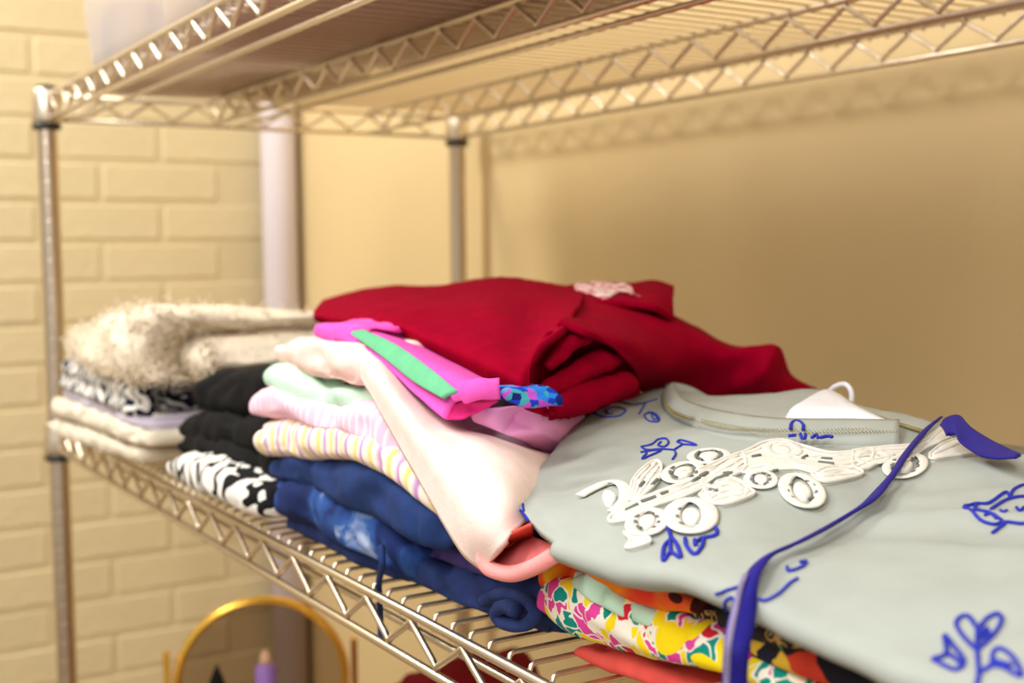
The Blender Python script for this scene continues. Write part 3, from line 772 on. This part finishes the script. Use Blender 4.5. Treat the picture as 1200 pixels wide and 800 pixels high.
emb([[(490,590),(400,500),(350,420),(370,370),(430,360),(490,430),(560,370),(630,345),(650,390),(600,480),(490,590)], [(490,430),(490,590),(500,740),(480,850)], [(490,480),(560,440)], [(490,520),(580,470)],
     [(190,650),(280,610),(270,490),(330,560),(400,660),(340,720),(190,650)], [(280,610),(340,640),(380,680)], [(500,740),(580,690),(600,600),(660,580),(740,650),(780,760),(660,700),(580,690)], [(600,660),(720,690)]], (1060, 660), 5.714, .00085)
emb([[(60,480),(40,430),(70,400),(90,420)], [(0,385),(80,360),(130,350)], [(200,410),(240,415),(300,380),(340,340),(380,315)], [(330,260),(340,280),(400,260),(420,235),(390,240)]], (840, 600), 4, .0007)
# ---- blue ribbon tie
rb = [(861,840,23,1),(861,800,23,1),(863,762,24,1),(869,728,25,0),(880,692,19,0),(898,664,17,0),(935,646,14,0),(975,622,13,0),(1012,599,16,0),(1032,580,14,0),(1048,560,10,0),(1061,540,10,0),(1084,511,9,0),(1101,497,6,0)]
C3 = []
for px, py, wd, hang in rb:
    p = at(px, py, y=-.044) if hang else (on(px, py, .004) or at(px, py, y=-.036))
    C3.append((p.x, p.y, p.z, wd*1.3*(p-CAM).dot(fwd)/F/2))
S = [cat(C3, i*(len(C3)-1)/90) for i in range(91)]
G = []
for u in (-1, -.5, 0, .5, 1):
    G.append([Vector(q[:3])+(CR*.92+CU*.38 if i > 24 else CR)*u*q[3]+Vector((.3, -.6, .6))*.0015*(1-u*u) for i, q in enumerate(S)])
m = MB(); m.sheet(G, .0012); rbn = m.build('ribbon_tie', blue_sat, tun)
G = [[Vector(q[:3])+CR*u*q[3]+Vector((.3, -.6, .6))*.0022 for q in S[:30]] for u in (-.75, -.5, -.25)]
m = MB(); m.sheet(G, .0008); m.build('woven_trim', cloth('grey_violet_braid', sr(140, 130, 170), .3, weave=2500, wr=.8).m, rbn)
G = grid_px([[(1101,498,.20),(1108,489,.205),(1124,486,.21),(1138,500,.2),(1160,514,.19),(1182,525,.18),(1196,531,.17)],
             [(1110,508,.185),(1115,508,.19),(1121,510,.185),(1132,522,.18),(1148,532,.17),(1166,535,.165),(1190,534,.165)]], 10, 30)
m = MB(); m.sheet(G, .0015); m.build('ribbon_end', blue_sat, tun)

# white print on the shirt
m = PM()
m.blob(m.cv([(228,85),(245,70),(290,66),(330,58),(400,68),(440,82),(455,110),(478,122),(430,110),(390,106),(360,124),(335,128),(300,114),(270,108),(240,98)], (600, 310), 3.158), .0006, .0012, TB, .0005, .0006)
t = cloth('white_print_ink', WHT); t.base(t.ramp(t.noise(t.tc, 160, 3), [(.42, sr(200, 90, 100)), (.5, sr(236, 214, 214))])); m.build('white_print', t.m, tee)

# ---------------------------------------------------------------- top shelf: clear bins with mauve bedding
bin_t = NT('clear_bin_plastic'); nt = bin_t.t
tr = bin_t.n('BsdfTransparent', {0: (.96, .95, .94, 1)}); df = bin_t.n('BsdfTranslucent', {0: sr(240, 232, 224)}); gl = bin_t.n('BsdfPrincipled', {'Base Color': sr(238, 230, 222), 'Roughness': .3})
mx1 = bin_t.n('MixShader', {0: .5, 1: df.outputs[0], 2: gl.outputs[0]}); mx2 = bin_t.n('MixShader', {0: .55, 1: tr.outputs[0], 2: mx1.outputs[0]})
nt.links.new(mx2.outputs[0], nt.nodes['Material Output'].inputs[0]); bin_m = bin_t.m
rim_m = NT('white_bin_rim').set(Roughness=.4); rim_m.base(sr(238, 234, 232)); rim_m = rim_m.m
mauve = cloth('mauve_blanket', sr(120, 78, 86), .2).m
blue_c = cloth('periwinkle_cloth', sr(120, 136, 190), .1).m
def rrect(x0, x1, y0, y1, z, r=.03, n=5):
    P = []
    for cx, cy, a0 in ((x1-r, y1-r, 0), (x0+r, y1-r, 90), (x0+r, y0+r, 180), (x1-r, y0+r, 270)):
        for k in range(n+1):
            a = math.radians(a0+90*k/n); P.append(Vector((cx+r*math.cos(a), cy+r*math.sin(a), z)))
    return P
def clear_bin(x0, x1, y0, y1, label):
    z0 = H1+.004; hgt = .15
    m = MB(); wall = [rrect(x0+.012*(1-k/4), x1-.012*(1-k/4), y0+.012*(1-k/4), y1-.012*(1-k/4), z0+hgt*k/4) for k in range(5)]
    inn = [rrect(x0+.003+.012*(1-k/4), x1-.003-.012*(1-k/4), y0+.003+.012*(1-k/4), y1-.003-.012*(1-k/4), z0+.003+hgt*k/4) for k in range(4, -1, -1)]
    m.loft(wall+inn); b = m.build('clear_bin', bin_m); tag(b, label, 'bin', 'clear bins on the top shelf')
    m = MB(); m.tube(rrect(x0-.003, x1+.003, y0-.003, y1+.003, z0+hgt), .005, 8, True); m.build('rim', rim_m, b)
    m = MB(); m.tube(rrect(x0+.013, x1-.013, y0+.013, y1-.013, z0+.004), .004, 8, True); m.build('foot_ring', rim_m, b)
    return b
XB = at(89, 50, y=.03).x
B1 = at(166, 50, y=.03).x
clear_bin(XB, B1, .03, .33, 'clear plastic bin at the far end of the top shelf holding blue cloth')
clear_bin(B1+.02, B1+.64, .03, .33, 'clear plastic bin next to the far one on the top shelf')
clear_bin(B1+.66, B1+1.26, .03, .33, 'clear plastic bin nearest the camera on the top shelf')
def bundle(nm, x0, x1, y0, y1, z0, z1, mat, label, seed):
    m = MB(); secs = []
    for i in range(30):
        u = i/29; x = x0+(x1-x0)*u; e = min(1, math.sin(PI*min(max(u, .02), .98))*2.2)**.5
        sec = []
        for j in range(28):
            a = 2*PI*j/28; cc, ss = math.cos(a), math.sin(a)
            sec.append(Vector((x, (y0+y1)/2+(y1-y0)/2*e*abs(cc)**.4*(1 if cc > 0 else -1), (z0+z1)/2+(z1-z0)/2*e*abs(ss)**.4*(1 if ss > 0 else -1))))
        secs.append(sec)
    m.loft(secs); m.noise(.003, 22, seed); return tag(m.build(nm, mat), label, 'bedding')
bz = H1+.012
bundle('folded_blanket', B1+.045, B1+.615, .055, .305, bz, bz+.09, mauve, 'mauve folded blanket inside the clear bin next to the far one', 41)
bundle('folded_blanket', B1+.685, B1+1.235, .055, .305, bz, bz+.10, mauve, 'mauve folded blanket inside the nearest clear bin', 42)
bundle('folded_blanket', XB+.03, B1-.03, .15, .305, bz, bz+.06, mauve, 'small mauve folded cloth low in the far clear bin', 43)
for k, (a, b) in enumerate(((122, 140), (146, 160))):
    xa, xb = at(a, 40, y=.07).x, at(b, 40, y=.07).x
    bundle('blue_cloth', xa, xb, .06, .14, bz, bz+.10-.02*k, blue_c, ('pale blue cloth standing in the far clear bin, leftmost of two', 'pale blue cloth standing in the far clear bin, right one of two')[k], 44+k)

# ---------------------------------------------------------------- lower shelf things
rc = Vector((.15, .218, -.345)); face = (CAM-rc); face.z = 0; face.normalize(); side = Vector((0, 0, 1)).cross(face).normalized()
RR = .110; zs = H2+.003
mir = empty('round_gold_mirror', (rc.x, rc.y, zs)); tag(mir, 'round gold rimmed vanity mirror with smoky glass on the lower shelf', 'mirror')
ringp = [rc+side*RR*math.cos(2*PI*i/64)+Vector((0, 0, 1))*RR*math.sin(2*PI*i/64) for i in range(64)]
m = MB(); secs = []
for i in range(65):
    a = 2*PI*i/64; rad = side*math.cos(a)+Vector((0, 0, 1))*math.sin(a)
    secs.append([rc+rad*(RR+.0055*math.cos(b))+face*.009*math.sin(b) for b in [2*PI*j/10 for j in range(10)]])
m.loft(secs, True, False); m.build('gold_rim', gold, mir)
sm = NT('smoky_glass'); trn = sm.n('BsdfTransparent', {0: (.66, .6, .55, 1)}); gls = sm.n('BsdfGlossy', {0: (.8, .75, .7, 1), 'Roughness': .05}); mxx = sm.n('MixShader', {0: .0, 1: trn.outputs[0], 2: gls.outputs[0]})
sm.t.links.new(mxx.outputs[0], sm.t.nodes['Material Output'].inputs[0])
m = MB(); m.loft([[p-face*.002+(p-rc)*-.02 for p in ringp], [p+face*.002+(p-rc)*-.02 for p in ringp]]); m.build('smoky_glass', sm.m, mir)
for sg in (-1, 1):
    b = rc+side*sg*(RR+.012); m = MB()
    P0 = Vector((b.x, b.y, zs)); 
    m.loft([[Vector((b.x, b.y, z))+side*dx+face*dy for dx, dy in ((-.004, -.006), (.004, -.006), (.004, .006), (-.004, .006))] for z in (zs, rc.z+.05)])
    m.build('stand_arm', gold, mir, smooth=False)
m = MB(); secs = [[Vector((rc.x, rc.y, z))+side*(RR+.016)*sx+face*.04*sy for sx, sy in ((-1, -1), (1, -1), (1, 1), (-1, 1))] for z in (zs-.001, zs+.006)]
m.loft(secs); m.build('stand_base', gold, mir, smooth=False)
# purple bottle with peach tip
tp = at(311, 762, x=.24); m = MB()
btl = empty('purple_bottle', (tp.x, tp.y, zs)); tag(btl, 'purple bottle with a pale peach tip in front of the gold mirror', 'bottle')
hb = tp.z-zs
vio = NT('violet_plastic').set(Roughness=.4); vio.base(sr(150, 110, 190)); pch = NT('peach_plastic').set(Roughness=.5); pch.base(sr(216, 176, 140))
m.lathe([(.022, 0), (.024, .004), (.024, hb*.55), (.018, hb*.66), (.013, hb*.72), (.013, hb-.022), (.009, hb-.016)], (tp.x, tp.y, zs)); m.build('body', vio.m, btl)
m = MB(); m.lathe([(.008, hb-.017), (.007, hb-.008), (.003, hb)], (tp.x, tp.y, zs), 16); m.build('tip', pch.m, btl)
# black pouch
ap = at(254, 779, x=.30); m = MB(); secs = []
W_ = .05
for k in range(9):
    u = k/8; hw = W_*(1-u)**.8+.001; dpt = .03*(1-u)+.002; z = zs+(ap.z-zs)*u
    secs.append([Vector((ap.x, ap.y, z))+side*hw*math.cos(2*PI*j/16)+face*dpt*math.sin(2*PI*j/16) for j in range(16)])
m.loft(secs); m.noise(.002, 40, 3)
pouch = m.build('black_pouch', M_['black']); tag(pouch, 'black peaked cloth pouch in front of the gold mirror', 'pouch')
# red folded blanket
def py_at(px, y, z):
    lo, hi = 300, 3000
    for _ in range(40):
        q = (lo+hi)/2
        if at(px, q, y=y).z > z: lo = q
        else: hi = q
    return lo
layer('red_blanket', [(a, b, py_at(a, .26, H2+.004), .26) for a, b in ((425,822),(445,804),(470,790),(490,784),(505,790))], .12, cloth('dark_red_fleece', sr(128, 14, 24), .1).m,
      'dark red folded blanket on the lower shelf below the jeans', seed=50, wr=.006)
# strap of the tie dye top hanging through the wires
m = MB(); P = [at(447,640,y=-.004), at(448,662,y=-.008), at(444,682,y=.004), at(445,705,y=.012), at(446,735,y=.014), at(447,757,y=.014)]
m.tube(resample(P, 20), .0022, 8); tie = [o for o in bpy.data.objects if o.name == 'tie_dye_top'][0]; m.build('hanging_strap', M_['navy'], tie)

m = MB(); P = [(566,704),(580,697),(600,698),(620,706),(628,718),(618,730),(598,732),(584,724),(584,714),(596,710),(606,716)]
m.tube(resample([at(a, b, y=.020-.0012*i) for i, (a, b) in enumerate(P)], 60), .0042, 8); m.noise(.0006, 60, 2); m.build('rolled_hem', M_['denim'], den)
